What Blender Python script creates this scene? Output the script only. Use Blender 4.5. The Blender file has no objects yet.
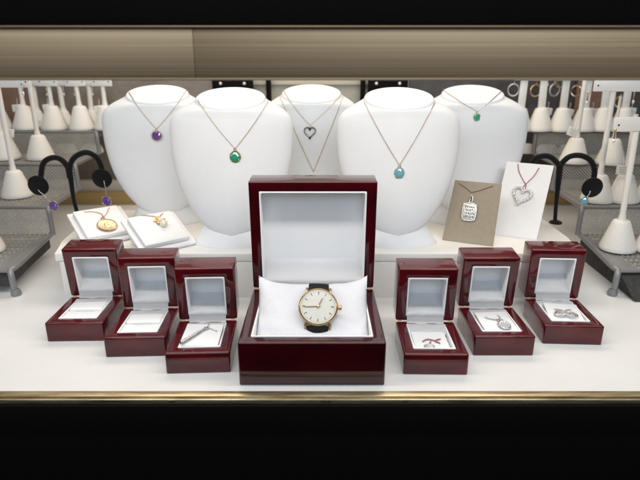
import bpy, bmesh, math, random
from math import sin, cos, pi, radians, sqrt, atan2
from mathutils import Vector, Matrix
from mathutils.bvhtree import BVHTree
random.seed(7)
S = 0.01                                  # all lengths below are centimetres
scene = bpy.context.scene
COL = scene.collection

# ------------------------------------------------------------------ camera
FPX, PITCH, CAM = 529.8, 0.314, Vector((0.632, -36.33, 23.884))
def ray(px, py):
    F = Vector((0, cos(PITCH), -sin(PITCH))); U = Vector((0, sin(PITCH), cos(PITCH)))
    return F + Vector((1, 0, 0))*((px-320)/FPX) + U*((240-py)/FPX)
def at_z(px, py, z):
    r = ray(px, py); return CAM + r*((z-CAM.z)/r.z)
def at_y(px, py, y):
    r = ray(px, py); return CAM + r*((y-CAM.y)/r.y)
cd = bpy.data.cameras.new('camera'); co = bpy.data.objects.new('camera', cd); COL.objects.link(co)
co.location = CAM*S; co.rotation_euler = (pi/2-PITCH, 0, 0)
cd.sensor_width = 36; cd.lens = 36*FPX/640; cd.clip_start = 0.01; cd.clip_end = 50
cd.dof.use_dof = True; cd.dof.focus_distance = 0.50; cd.dof.aperture_fstop = 9.0
scene.camera = co

# ------------------------------------------------------------------ materials
def mat(name, col, rough=.5, metal=0, coat=0, spec=.5, noise=None, bump=None, coat_rough=.03, sheen=0, trans=0, ior=1.45):
    m = bpy.data.materials.new(name); m.use_nodes = True
    nt = m.node_tree; b = nt.nodes['Principled BSDF']
    b.inputs['Base Color'].default_value = (*col, 1); b.inputs['Roughness'].default_value = rough
    b.inputs['Metallic'].default_value = metal; b.inputs['Coat Weight'].default_value = coat
    b.inputs['Coat Roughness'].default_value = coat_rough
    b.inputs['Specular IOR Level'].default_value = spec
    b.inputs['Sheen Weight'].default_value = sheen
    b.inputs['Transmission Weight'].default_value = trans; b.inputs['IOR'].default_value = ior
    tc = nt.nodes.new('ShaderNodeTexCoord')
    def vec(scale):
        mp = nt.nodes.new('ShaderNodeMapping'); mp.inputs['Scale'].default_value = scale
        nt.links.new(tc.outputs['Object'], mp.inputs['Vector']); return mp.outputs['Vector']
    if noise:                              # (second colour, scale xyz, contrast low, high, detail)
        c2, sc, lo, hi, det = noise
        n = nt.nodes.new('ShaderNodeTexNoise'); n.inputs['Scale'].default_value = 1; n.inputs['Detail'].default_value = det
        n.inputs['Roughness'].default_value = .6
        nt.links.new(vec(sc), n.inputs['Vector'])
        r = nt.nodes.new('ShaderNodeValToRGB'); r.color_ramp.elements[0].position = lo; r.color_ramp.elements[1].position = hi
        r.color_ramp.elements[0].color = (*col, 1); r.color_ramp.elements[1].color = (*c2, 1)
        nt.links.new(n.outputs['Fac'], r.inputs['Fac']); nt.links.new(r.outputs['Color'], b.inputs['Base Color'])
    if bump:                               # (scale xyz, strength, distance m)
        sc, st, di = bump
        n = nt.nodes.new('ShaderNodeTexNoise'); n.inputs['Scale'].default_value = 1; n.inputs['Detail'].default_value = 4
        nt.links.new(vec(sc), n.inputs['Vector'])
        bp = nt.nodes.new('ShaderNodeBump'); bp.inputs['Strength'].default_value = st; bp.inputs['Distance'].default_value = di
        nt.links.new(n.outputs['Fac'], bp.inputs['Height']); nt.links.new(bp.outputs['Normal'], b.inputs['Normal'])
    return m
M = dict(
 wood=mat('mahogany_lacquer', (.105,.0028,.0058), .34, coat=1, spec=.08, noise=((.040,.0012,.0035), (30,330,45), .32, .68, 7), coat_rough=.012, bump=((30,30,30), .02, .002)),
 wood_dark=mat('dark_mahogany_lacquer', (.055,.0013,.0036), .34, coat=1, spec=.08, noise=((.022,.001,.0026), (25,260,40), .3, .75, 5), coat_rough=.015, bump=((30,30,30), .02, .002)),
 satin=mat('pale_satin', (.82,.815,.82), .55, sheen=.15, bump=((260,260,260), .12, .001)),
 pillow=mat('pillow_cloth', (.68,.68,.71), .62, sheen=.05, bump=((60,60,60), .4, .005)),
 card_white=mat('white_card', (.78,.78,.785), .5, bump=((150,150,150), .05, .001)),
 card_taupe=mat('taupe_card', (.30,.25,.185), .5, spec=.35, noise=((.34,.285,.21), (180,180,180), .3, .7, 4)),
 bust=mat('white_leatherette', (.77,.79,.815), .5, spec=.35, noise=((.74,.757,.78), (22,22,22), .35, .8, 5), bump=((650,650,650), .18, .0008)),
 cone=mat('cream_leatherette', (.77,.745,.70), .6, bump=((420,420,420), .25, .0012)),
 post=mat('white_painted_post', (.78,.76,.72), .4),
 floor=mat('white_laminate', (.74,.74,.735), .3, spec=.5, noise=((.69,.685,.675), (9,9,9), .35, .75, 5), bump=((35,35,35), .04, .001)),
 platform=mat('white_platform', (.80,.785,.75), .4, noise=((.76,.74,.70), (14,14,14), .35, .75, 4)),
 velvet=mat('black_velvet', (.006,.006,.007), .9, spec=.2, sheen=.15),
 black=mat('black_enamel', (.006,.0042,.0033), .6, spec=.12),
 black2=mat('black_laminate', (.0032,.0026,.0022), .65, spec=.1),
 mesh=mat('grey_mesh_metal', (.42,.405,.38), .42, metal=.2, noise=((.33,.32,.30), (90,90,90), .35, .7, 3)),
 mesh_light=mat('pale_mesh_metal', (.72,.69,.63), .42, metal=.2, noise=((.60,.57,.52), (90,90,90), .35, .7, 3)),
 tube=mat('grey_tube_paint', (.24,.24,.242), .4, metal=.3),
 skirt=mat('dark_grey_skirt', (.085,.08,.077), .55, noise=((.13,.125,.12), (300,300,60), .35, .65, 2)),
 gold=mat('gold', (.70,.49,.23), .28, metal=1),
 oldgold=mat('soft_gold_case', (.50,.37,.20), .25, metal=1),
 coin=mat('gold_coin', (.72,.58,.38), .4, metal=.85),
 rosegold=mat('rose_gold', (.66,.45,.33), .25, metal=1),
 silver=mat('silver', (.56,.55,.53), .24, metal=1, bump=((900,900,900), .6, .001)),
 chain=mat('chain_metal', (.56,.46,.38), .3, metal=1),
 pink=mat('pink_cord_chain', (.42,.12,.16), .4, metal=.3),
 dial=mat('cream_dial', (.66,.64,.575), .35, coat=.6, coat_rough=.05),
 leather=mat('dark_leather', (.022,.014,.014), .5, bump=((400,400,400), .5, .001)),
 ink=mat('dark_ink', (.03,.026,.024), .5),
 goldink=mat('gilt_marks', (.36,.24,.09), .3, metal=.8),
 emerald=mat('emerald', (.03,.50,.27), .05, coat=1, trans=.55, ior=1.55),
 amethyst=mat('amethyst', (.24,.09,.46), .05, coat=1, trans=.5, ior=1.55),
 aqua=mat('blue_topaz', (.26,.68,.80), .04, coat=1, trans=.5, ior=1.55),
 crystal=mat('clear_stone', (.78,.78,.80), .07, coat=1, metal=.3),
 darkstone=mat('dark_stone', (.03,.025,.03), .1, coat=1),
 pearl=mat('pearl', (.75,.68,.55), .2, coat=1),
 tag=mat('paper_tag', (.78,.76,.71), .7),
 tan=mat('tan_wood', (.42,.285,.12), .45, noise=((.36,.235,.095), (6,90,120), .3, .7, 5)),
 pale=mat('pale_rail', (.52,.48,.42), .4),
 wall_c=mat('beige_panel', (.40,.38,.32), .6, noise=((.34,.32,.275), (30,30,30), .3, .7, 4)),
 wall_l=mat('taupe_panel', (.26,.22,.19), .6, noise=((.16,.135,.115), (26,26,26), .35, .7, 5)),
 wall_r=mat('dark_panel', (.085,.078,.076), .5, noise=((.04,.037,.04), (26,26,26), .3, .7, 4)),
 brown=mat('brown_panel', (.19,.10,.07), .55, noise=((.26,.16,.11), (40,40,30), .3, .7, 4)),
 strip=mat('cream_strip', (.50,.46,.37), .5),
)
def brushed(name, a, b_, c_, rough, sc):
    m = bpy.data.materials.new(name); m.use_nodes = True; nt = m.node_tree; b = nt.nodes['Principled BSDF']
    b.inputs['Metallic'].default_value = .9
    tc = nt.nodes.new('ShaderNodeTexCoord'); mp = nt.nodes.new('ShaderNodeMapping'); mp.inputs['Scale'].default_value = sc
    nt.links.new(tc.outputs['Object'], mp.inputs['Vector'])
    n = nt.nodes.new('ShaderNodeTexNoise'); n.inputs['Scale'].default_value = 1; n.inputs['Detail'].default_value = 6; n.inputs['Roughness'].default_value = .7
    nt.links.new(mp.outputs['Vector'], n.inputs['Vector'])
    r = nt.nodes.new('ShaderNodeValToRGB'); e = r.color_ramp.elements
    e[0].position, e[0].color = .28, (*a, 1); e[1].position, e[1].color = .72, (*c_, 1)
    k = e.new(.5); k.color = (*b_, 1)
    nt.links.new(n.outputs['Fac'], r.inputs['Fac']); nt.links.new(r.outputs['Color'], b.inputs['Base Color'])
    mr = nt.nodes.new('ShaderNodeMapRange'); mr.inputs['To Min'].default_value = rough-.1; mr.inputs['To Max'].default_value = rough+.12
    nt.links.new(n.outputs['Fac'], mr.inputs['Value']); nt.links.new(mr.outputs['Result'], b.inputs['Roughness'])
    return m
M['bronze'] = brushed('brushed_bronze', (.24,.155,.09), (.38,.265,.17), (.52,.39,.27), .40, (3.6, 60, 420))
M['bronze2'] = brushed('brushed_bronze_worn', (.36,.235,.13), (.50,.345,.205), (.64,.47,.30), .52, (1.6, 60, 620))
M['brass'] = brushed('worn_brass', (.20,.14,.07), (.58,.46,.28), (.76,.66,.46), .36, (22, 330, 500))

def scuffs(m, sc, lo, hi):
    nt = m.node_tree; b = nt.nodes['Principled BSDF']; tc = nt.nodes.new('ShaderNodeTexCoord'); mp = nt.nodes.new('ShaderNodeMapping'); mp.inputs['Scale'].default_value = sc
    n = nt.nodes.new('ShaderNodeTexNoise'); n.inputs['Scale'].default_value = 1; n.inputs['Detail'].default_value = 7; n.inputs['Roughness'].default_value = .7
    r = nt.nodes.new('ShaderNodeMapRange'); r.inputs['From Min'].default_value = .35; r.inputs['From Max'].default_value = .7
    r.inputs['To Min'].default_value = lo; r.inputs['To Max'].default_value = hi
    nt.links.new(tc.outputs['Object'], mp.inputs['Vector']); nt.links.new(mp.outputs['Vector'], n.inputs['Vector']); nt.links.new(n.outputs['Fac'], r.inputs['Value']); return r, b, nt
r_, b_, nt_ = scuffs(M['floor'], (14, 16, 14), .27, .36); nt_.links.new(r_.outputs[0], b_.inputs['Roughness'])
for k_ in ('wood', 'wood_dark'):
    r_, b_, nt_ = scuffs(M[k_], (70, 55, 60), .006, .09); nt_.links.new(r_.outputs[0], b_.inputs['Coat Roughness'])

# ------------------------------------------------------------------ mesh helpers
def obj(name, bm, m, parent=None, smooth=True, loc=None, ang=40):
    bmesh.ops.recalc_face_normals(bm, faces=bm.faces)
    for v in bm.verts: v.co *= S
    me = bpy.data.meshes.new(name); bm.to_mesh(me); bm.free()
    me.materials.append(M[m] if isinstance(m, str) else m)
    if smooth:
        for p in me.polygons: p.use_smooth = True
        try: me.set_sharp_from_angle(angle=radians(ang))
        except Exception: pass
    o = bpy.data.objects.new(name, me); COL.objects.link(o)
    if parent: o.parent = parent
    if loc is not None: o.location = Vector(loc)*S
    return o
def tag(o, label, cat, group=None):
    o['label'] = label; o['category'] = cat
    if group: o['group'] = group
    return o
def thing(name, label, cat, loc=(0,0,0), rot=(0,0,0), group=None, mtx=None):
    o = bpy.data.objects.new(name, None); o.empty_display_size = .01; COL.objects.link(o)
    if mtx is not None:
        m = mtx.copy(); m.translation = m.translation*S; o.matrix_world = m
    else:
        o.location = Vector(loc)*S; o.rotation_euler = rot
    return tag(o, label, cat, group)
def structure(name, bm, m, smooth=False):
    o = obj(name, bm, m, smooth=smooth); o['kind'] = 'structure'; return o
def box(bm, c, s, bev=0, seg=2, mtx=None):
    t = bmesh.new(); bmesh.ops.create_cube(t, size=1)
    for v in t.verts: v.co = Vector((v.co.x*s[0], v.co.y*s[1], v.co.z*s[2]))
    if bev: bmesh.ops.bevel(t, geom=t.edges[:], offset=bev, segments=seg, profile=.5, affect='EDGES')
    for v in t.verts: v.co += Vector(c)
    join(bm, t, mtx); return bm
def join(bm, t, mtx=None):
    mp = {}
    for v in t.verts: mp[v] = bm.verts.new(mtx @ v.co if mtx is not None else v.co)
    for f in t.faces:
        try: bm.faces.new([mp[v] for v in f.verts])
        except ValueError: pass
    t.free(); return bm
def tube(bm, pts, r, n=8, rf=None, closed=False):
    pts = [Vector(p) for p in pts]; rings = []; N = len(pts); up = None
    for i, p in enumerate(pts):
        a = pts[(i-1) % N] if (closed or i > 0) else p; b = pts[(i+1) % N] if (closed or i < N-1) else p
        t = (b-a).normalized()
        if up is None:
            up = Vector((0,0,1)) if abs(t.z) < .9 else Vector((1,0,0))
        up = (up - t*up.dot(t)).normalized(); s = t.cross(up)
        rr = rf(i) if rf else r
        rings.append([bm.verts.new(p + (up*cos(2*pi*k/n)+s*sin(2*pi*k/n))*rr) for k in range(n)])
    for i in range(N if closed else N-1):
        A, B = rings[i], rings[(i+1) % N]
        for k in range(n): bm.faces.new((A[k], A[(k+1)%n], B[(k+1)%n], B[k]))
    if not closed:
        bm.faces.new(rings[0][::-1]); bm.faces.new(rings[-1])
    return bm
def lathe(bm, prof, n=40, mtx=None, sx=1, sy=1, cap=True):
    t = bmesh.new(); rings = []
    for r, z in prof:
        rings.append([t.verts.new((r*cos(2*pi*k/n)*sx, r*sin(2*pi*k/n)*sy, z)) for k in range(n)])
    for A, B in zip(rings, rings[1:]):
        for k in range(n): t.faces.new((A[k], A[(k+1)%n], B[(k+1)%n], B[k]))
    if cap: t.faces.new(rings[0][::-1]); t.faces.new(rings[-1])
    return join(bm, t, mtx)
def spline(pts, n):
    P = [Vector(p) for p in pts]; P = [P[0]*2-P[1]] + P + [P[-1]*2-P[-2]]; out = []
    for i in range(1, len(P)-2):
        for k in range(n):
            t = k/n; a, b, c, d = P[i-1:i+3]
            out.append(.5*((2*b)+(c-a)*t+(2*a-5*b+4*c-d)*t*t+(3*b-a-3*c+d)*t**3))
    out.append(P[-2]); return out
def chain(bm, pts, r=.05, link=.13):
    L = [0]; 
    for a, b in zip(pts, pts[1:]): L.append(L[-1]+(b-a).length)
    n = max(8, int(L[-1]/(link/4))); q = []; j = 0
    for i in range(n+1):
        s = L[-1]*i/n
        while j < len(L)-2 and L[j+1] < s: j += 1
        f = (s-L[j])/max(1e-9, L[j+1]-L[j]); q.append(pts[j].lerp(pts[j+1], f))
    return tube(bm, q, r, 5, rf=lambda i: r*(1.12, 1.0, .55, 1.0)[i % 4])
def rrect(bm, x0, x1, y0, y1, r, z, n=5):
    out = []
    for cx, cy, a0 in ((x1-r,y1-r,0),(x0+r,y1-r,pi/2),(x0+r,y0+r,pi),(x1-r,y0+r,3*pi/2)):
        for k in range(n+1):
            a = a0+pi/2*k/n; out.append(bm.verts.new((cx+r*cos(a), cy+r*sin(a), z)))
    return out
def hollow(W, D, H, wx, wf, wb, depth, bev=.13, ro=None, ri=.22):
    """open-topped box with rounded corners and edges, centred on x and y, rim at z = H"""
    bm = bmesh.new(); ro = ro or bev*1.2; L = []
    def outer(ins, z): L.append(rrect(bm, -W/2+ins, W/2-ins, -D/2+ins, D/2-ins, max(.02, ro-ins*.5), z))
    def inner(ins, z): L.append(rrect(bm, -W/2+wx-ins, W/2-wx+ins, -D/2+wf-ins, D/2-wb+ins, max(.02, ri+ins*.5), z))
    for k in range(4): a = k/3*pi/2; outer(bev*.6*(1-sin(a)), bev*.6*(1-cos(a)))
    for k in range(5): a = k/4*pi/2; outer(bev*(1-cos(a)), H-bev*(1-sin(a)))
    ib = min(bev*.5, .06)
    for k in range(4): a = k/3*pi/2; inner(ib*(1-sin(a)), H-ib*(1-cos(a)))
    inner(0, H-depth)
    n = len(L[0]); bm.faces.new(L[0][::-1]); bm.faces.new(L[-1])
    for A, B in zip(L, L[1:]):
        for k in range(n): bm.faces.new((A[k], A[(k+1)%n], B[(k+1)%n], B[k]))
    return bm
def xf(bm, m):
    for v in bm.verts: v.co = m @ v.co
    return bm
def gem(bm, w, h, d, n=10, mtx=None, power=1.0, tip=0):
    """faceted stone lying in the xz plane, table towards -y"""
    t = bmesh.new()
    def ring(f, y, off=0):
        r = []
        for k in range(n):
            a = 2*pi*(k+off)/n; x = cos(a); z = sin(a)
            x = math.copysign(abs(x)**power, x); z = math.copysign(abs(z)**power, z)
            if tip and z > 0: x *= (1-tip*z)
            r.append(t.verts.new((x*w/2*f, y, z*h/2*f)))
        return r
    R = [ring(.5, -d*.5), ring(.82, -d*.3, .5), ring(1, 0), ring(1, d*.08), ring(.5, d*.4)]
    t.faces.new(R[0]); t.faces.new(R[-1])
    for A, B in zip(R, R[1:]):
        for k in range(n): t.faces.new((A[k], A[(k+1)%n], B[(k+1)%n], B[k]))
    return join(bm, t, mtx)
def ringbm(bm, R, r, mtx=None, n=28, m=8, sx=1, sz=1):
    t = bmesh.new(); tube(t, [Vector((R*cos(2*pi*k/n)*sx, 0, R*sin(2*pi*k/n)*sz)) for k in range(n)], r, m, closed=True)
    return join(bm, t, mtx)
T3 = Matrix.Translation
def RX(a): return Matrix.Rotation(a, 4, 'X')
def RY(a): return Matrix.Rotation(a, 4, 'Y')
def RZ(a): return Matrix.Rotation(a, 4, 'Z')
def frame(origin, xdir, ndir):
    """matrix whose -y axis is ndir (faces the viewer) and x axis close to xdir"""
    y = -Vector(ndir).normalized(); x = Vector(xdir); x = (x - y*x.dot(y)).normalized(); z = x.cross(y)
    m = Matrix((x, y, z)).transposed().to_4x4(); m.translation = origin; return m
def sph(bm, c, r, n=10):
    t = bmesh.new(); bmesh.ops.create_uvsphere(t, u_segments=n, v_segments=max(6, n-2), radius=r)
    return join(bm, t, T3(Vector(c)))

# ------------------------------------------------------------------ setting
bm = bmesh.new(); box(bm, (0, 31.6, -.75), (190, 64.8, 1.5)); structure('floor', bm, 'floor')      # y -0.8 .. 64
bm = bmesh.new(); box(bm, (0, 66.2, 25), (34, 1, 54)); structure('back_wall', bm, 'wall_c')
bm = bmesh.new(); box(bm, (-58.6, 66.4, 25), (83, 1, 54)); structure('back_wall_side', bm, 'wall_l')
bm = bmesh.new(); box(bm, (58.6, 66.4, 25), (83, 1, 54)); structure('back_wall_side', bm, 'wall_r')

# the case's back rail, front brass edge, bronze top rail and black fascias
t = thing('case_back_rail', 'tan wooden rail with a pale ledge along the back of the display floor', 'rail', (0, 58, 0))
bm = bmesh.new(); box(bm, (0, 1, 1.12), (180, 2, 2.2), .05); obj('wood_strip', bm, 'tan', t)
bm = bmesh.new(); box(bm, (0, 2.2, 3.15), (180, 2.2, 1.8), .05); obj('ledge', bm, 'pale', t)
t = thing('brass_edge', 'worn brass edge strip along the front of the white display floor', 'edge trim', (0, -.8, 0))
bm = bmesh.new(); box(bm, (0, -.36, -.3), (180, .7, .66), .06); obj('top_strip', bm, 'brass', t)
bm = bmesh.new(); box(bm, (0, -.84, -.33), (180, .22, .40), .05); obj('front_lip', bm, 'brass', t)
for px, w in ((172, .5), (326, .8), (405, .4)):
    p = at_z(px, 399, -.1)
    bm = bmesh.new(); box(bm, (p.x, -.94, -.30), (w, .06, .14), .02); obj('screw_slot', bm, 'ink', t)
t = thing('base_panel', 'black panel below the brass edge of the showcase', 'panel', (0, -1.62, -.56))
bm = bmesh.new(); box(bm, (0, 0, -1.3), (180, .6, 2.6), .08); obj('upper_board', bm, 'black', t)
bm = bmesh.new(); box(bm, (0, .25, -9.7), (180, .6, 14), .08); obj('lower_board', bm, 'black2', t)
t = thing('top_rail', 'brushed bronze rail across the top of the display window', 'rail', (0, -2.4, 23.2))
bm = bmesh.new(); box(bm, (-38.2, 0, 1.47), (62.68, 1.2, 2.9), .012); obj('rail_length', bm, 'bronze2', t)
bm = bmesh.new(); box(bm, (43, 0.01, 1.47), (99.68, 1.2, 2.9), .015); obj('rail_length', bm, 'bronze2', t)
bm = bmesh.new(); box(bm, (0, -.14, 2.97), (186, 1.5, .1), .03); obj('top_bead', bm, 'bronze2', t)
bm = bmesh.new(); box(bm, (0, -.05, .04), (186, 1.3, .14), .04); obj('bottom_bead', bm, 'bronze2', t)
t = thing('fascia', 'black fascia board above the bronze rail', 'fascia', (0, -2.5, 26.3))
bm = bmesh.new(); box(bm, (0, 0, 2.6), (186, 1.2, 5.2), .08); obj('board', bm, 'black', t)
bm = bmesh.new(); box(bm, (0, .05, 5.5), (186, 1.4, .5), .08); obj('cap_strip', bm, 'black2', t)

# raised white platform
PZ = 5.2
def prism(bm, poly, z0, z1, bev=.2):
    t = bmesh.new(); a = [t.verts.new((x, y, z0)) for x, y in poly]; b = [t.verts.new((x, y, z1)) for x, y in poly]
    t.faces.new(a[::-1]); t.faces.new(b); n = len(poly)
    for k in range(n): t.faces.new((a[k], a[(k+1)%n], b[(k+1)%n], b[k]))
    if bev: bmesh.ops.bevel(t, geom=t.edges[:], offset=bev, segments=3, profile=.5, affect='EDGES')
    return join(bm, t)
t = thing('display_platform', 'raised white platform carrying the necklace busts behind the boxes', 'platform', (0, 16.7, 0))
bm = bmesh.new(); prism(bm, [(-27.6,0),(28.6,0),(29.3,5.4),(29.9,18),(-30.2,18),(-28.6,4)], PZ-1.0, PZ, .16); obj('top_board', bm, 'platform', t)
bm = bmesh.new(); prism(bm, [(-27.2,.1),(28.2,.1),(28.9,5.4),(29.4,17.8),(-29.8,17.8),(-28.2,4)], 0, PZ-1.0, .03); obj('body', bm, 'platform', t)

# ------------------------------------------------------------------ hinged boxes
def hinged_box(name, W, D, H, L, T, tilt, wall, loc, rotz, label, cat, group, recess, flap_top, wood='wood'):
    t = thing(name, label, cat, (loc[0], loc[1], 0), (0, 0, rotz), group)
    obj('base', hollow(W, D, H, wall, wall, wall*.7, recess, .14), wood, t)
    iw, idp = W-2*wall, D-wall*1.7
    lm = T3((0, D/2, H+.06)) @ RX(-tilt) @ T3((0, T, L/2)) @ RX(pi/2)      # lid: rim faces the front
    lid = obj('lid', xf(hollow(W, L, T, wall, wall*.55, wall, T-.55, .14), lm), wood, t)
    # linings with a thin raised lip
    ln = hollow(iw-.02, idp-.02, recess-.02, .13, .13, .13, recess-.12, .035)
    obj('lining', xf(ln, T3((0, wall*.15, H-recess+.07))), 'satin', t)
    lh = L-wall*1.55
    ll = hollow(iw-.02, lh-.02, T-.56, .13, .13, .13, T-.66, .035)
    obj('lining', xf(ll, lm @ T3((0, -wall*.225, .60))), 'satin', lid)
    # satin flap over the hinge
    bm = bmesh.new(); w = iw*.5-.1
    f0 = lambda k, tt: lm @ Vector((0, -L/2+k, T-tt))
    path = [f0(flap_top, T-.95), f0(flap_top*.62, (T-.95)*.52), f0(flap_top*.40, -.06), f0(flap_top*.2, -.2), f0(-.02, -.42), Vector((0, D/2-wall*.7-.35, H+.16)), Vector((0, D/2-wall*.7-1.0, H+.04)), Vector((0, D/2-wall*.7-1.45, H-.3))]
    q = spline(path, 8); prev = None
    for i, p in enumerate(q):
        n = 12; row = [bm.verts.new((w*(2*k/n-1), p.y + .012*sin(k*1.1+i*.2), p.z+.012*sin(k*.9+i*.3))) for k in range(n+1)]
        if prev:
            for k in range(n): bm.faces.new((prev[k], prev[k+1], row[k+1], row[k]))
        prev = row
    bmesh.ops.solidify(bm, geom=bm.faces[:], thickness=.06)
    obj('satin_flap', bm, 'satin', t)
    for s in (-1, 1):
        bm = bmesh.new(); tube(bm, [(s*(W/2-.55), D/2+.02, H+.05), (s*(W/2-.22), D/2+.02, H+.05)], .05, 8); obj('hinge', bm, 'oldgold', t)
    return t, iw, idp
RB = (5.27, 5.88, 1.88, 5.25, 2.35, -.10, .88)
rings = [
 ('left_a', -21.83, 10.02, 1.7, 'slot', 'open mahogany ring box with empty cushion, outermost left near the mesh riser'),
 ('left_b', -15.46, 7.30, 2.4, 'slot', 'open mahogany ring box with empty cushion, second from left'),
 ('left_c', -9.48, 4.69, 2.5, 'pad', 'open mahogany ring box holding a silver bar pendant, left of the watch box'),
 ('right_a', 10.12, 4.45, -1.0, 'pad', 'open mahogany ring box with a small pink-chained pendant, right of the watch box'),
 ('right_b', 16.63, 7.48, 0, 'pad', 'open mahogany ring box holding an oval cluster pendant on its pad'),
 ('right_c', 23.66, 9.43, -2.9, 'pad', 'open mahogany ring box holding a looped silver pendant, outermost right'),
]
pads = {}
for key, x, y, r, kind, lab in rings:
    W, D, H, L, T, ti, wl = RB; ti += {'left_a': -.015, 'left_b': .02, 'left_c': .0, 'right_a': .012, 'right_b': -.02, 'right_c': .03}[key]
    t, iw, idp = hinged_box('ring_box', W, D, H, L, T, ti, wl, (x, y), radians(r), lab, 'ring box', 'open mahogany ring boxes', 1.45, 2.1)
    if kind == 'slot':
        bm = bmesh.new()
        w = iw-.34; yf = -D/2+wl+.2
        box(bm, (0, yf+.75, H-.62), (w, 1.5, 1.12), .10, 3); box(bm, (0, yf+2.55, H-.50), (w, 1.66, 1.22), .22, 4)
        box(bm, (-w*.40, yf+1.5, H-.64), (w*.24, .3, 1.06), .05); box(bm, (w*.40, yf+1.5, H-.64), (w*.24, .3, 1.06), .05)
        obj('ring_cushion', bm, 'satin', t)
    else:
        pw = {'left_c': 3.2, 'right_a': 2.9, 'right_b': 3.0, 'right_c': 3.05}[key]; pd = 3.1
        lift = {'left_c': .32, 'right_a': -.28, 'right_b': .16, 'right_c': .1}[key]
        yaw = {'left_c': -3, 'right_a': 2, 'right_b': 5, 'right_c': -5}[key]
        pm = T3((0, -.35, H-.12+lift)) @ RZ(radians(yaw)) @ RX(radians(8))
        bm = bmesh.new(); box(bm, (0, 0, 0), (pw, pd, .16), .04, 2, pm); obj('jewel_pad', bm, 'card_white', t)
        bm = bmesh.new(); box(bm, (0, -.3, H-.75), (iw-.4, idp-.6, .7), .1); obj('cushion', bm, 'satin', t)
        pads[key] = T3((x, y, 0)) @ RZ(radians(r)) @ pm @ T3((0, 0, .09))
WB = (11.5, 10.5, 3.78, 10.5, 2.4, -.06, .92)
wt, iw, idp = hinged_box('watch_box', *WB, (0, 5.25), 0, 'large open mahogany watch box with pale lining and a pillow', 'watch box', None, 2.9, 2.3, 'wood_dark')

# pillow inside the watch box
PM = T3((0, 4.9, 3.3)) @ RX(radians(25))
bm = bmesh.new(); n = 44; top = {}; bot = {}
for i in range(n+1):
    for j in range(n+1):
        u, v = 2*i/n-1, 2*j/n-1
        e = max(0, (1-abs(u)**2.6))*max(0, (1-abs(v)**2.6)); h = e**.55
        pin = 1-.08*(1-u*u)*abs(v)**3; pin2 = 1-.035*(1-v*v)*abs(u)**3
        x = 4.90*u*pin2; y = 4.12*v*pin
        wr = .07*sin(7*u+3*v)*e + .07*sin(9*(abs(u)+v)+4*u*v)*e*(1-e)*2.2 + .05*sin(17*u*v+3*u)*e + .04*sin(11*u-6*v+1)*e - .10*math.exp(-((abs(u)-.62)*5)**2)*max(0,v)*e + .06*sin(5*abs(u)+16*v*u)*(1-e)*e*3
        cz = (1.15*(abs(u)**3.4)*(max(0, v)**3) + .2*(abs(u)**6)*(max(0, -v)**6))
        top[i,j] = bm.verts.new(PM @ Vector((x, y, 1.45*h+wr+cz)))
        bot[i,j] = top[i,j] if h == 0 else bm.verts.new(PM @ Vector((x, y, -.95*h+cz)))
for i in range(n):
    for j in range(n):
        for d in (top, bot):
            q = [d[i,j], d[i+1,j], d[i+1,j+1], d[i,j+1]]
            try: bm.faces.new(q)
            except ValueError: pass
pil = tag(obj('watch_pillow', bm, 'pillow', ang=80), 'white square pillow with pointed corners inside the watch box under the watch', 'pillow')

# wrist watch
wc = at_y(318.2, 307, 3.45); nrm = Vector((.02, -cos(radians(44)), sin(radians(44))))
wm = frame(wc, (1, 0, -.04), nrm)
w = thing('wrist_watch', 'gold cased wrist watch with cream dial and dark leather strap on the white pillow', 'watch', mtx=wm)
LT = RX(pi/2)                                   # lathe axis z -> -y (towards the viewer)
R0 = 1.6
bm = bmesh.new(); lathe(bm, [(1.2,-.45),(1.45,-.4),(R0,-.2),(R0+.04,0),(R0,.12),(R0-.05,.2),(R0-.10,.22),(R0-.14,.14)], 64, LT); obj('case', bm, 'oldgold', w)
bm = bmesh.new(); lathe(bm, [(R0-.09,.10),(R0-.13,.145),(.01,.15)], 64, LT); dial = obj('dial', bm, 'dial', w)
bm = bmesh.new()
for k in range(12):
    a = radians(30*k); ln = .26; rr = R0-.42
    for off in ((0,)):
        box(bm, (off, -.165, rr), (.05 if k % 3 == 0 else .036, .03, ln), 0, mtx=RY(a))
obj('hour_mark', bm, 'ink', dial)
bm = bmesh.new()
for k in range(60):
    if k % 5: box(bm, (0, -.16, R0-.25), (.02, .02, .07), 0, mtx=RY(radians(6*k)))
obj('minute_mark', bm, 'goldink', dial)
def hand(name, ang, ln, wd, y):
    bm = bmesh.new(); t_ = bmesh.new()
    a = [t_.verts.new(p) for p in ((-wd/2,0,-.18),(wd/2,0,-.18),(wd/2,0,ln*.7),(0,0,ln),(-wd/2,0,ln*.7))]
    t_.faces.new(a); r = bmesh.ops.extrude_face_region(t_, geom=t_.faces[:]); 
    for v in [g for g in r['geom'] if isinstance(g, bmesh.types.BMVert)]: v.co.y -= .03
    join(bm, t_, T3((0, y, 0)) @ RY(radians(ang))); obj(name, bm, 'goldink', w)
hand('minute_hand', 266, 1.25, .06, -.19); hand('hour_hand', 26, .9, .075, -.225)
bm = bmesh.new(); lathe(bm, [(.09,.15),(.09,.28),(.05,.3)], 16, LT); obj('hand_pin', bm, 'gold', w)
bm = bmesh.new(); lathe(bm, [(.14,R0),(.14,R0+.08),(.22,R0+.1),(.22,R0+.3),(.17,R0+.34)], 18, RY(pi/2) @ T3((0,0,0))); obj('crown', bm, 'oldgold', w)
for sx in (-1, 1):
    for sz in (-1, 1):
        bm = bmesh.new(); tube(bm, spline([(sx*.93, .15, sz*1.15), (sx*1.0, .2, sz*1.5), (sx*.99, .42, sz*1.75)], 5), .11, 8); obj('lug', bm, 'oldgold', w)
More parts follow.
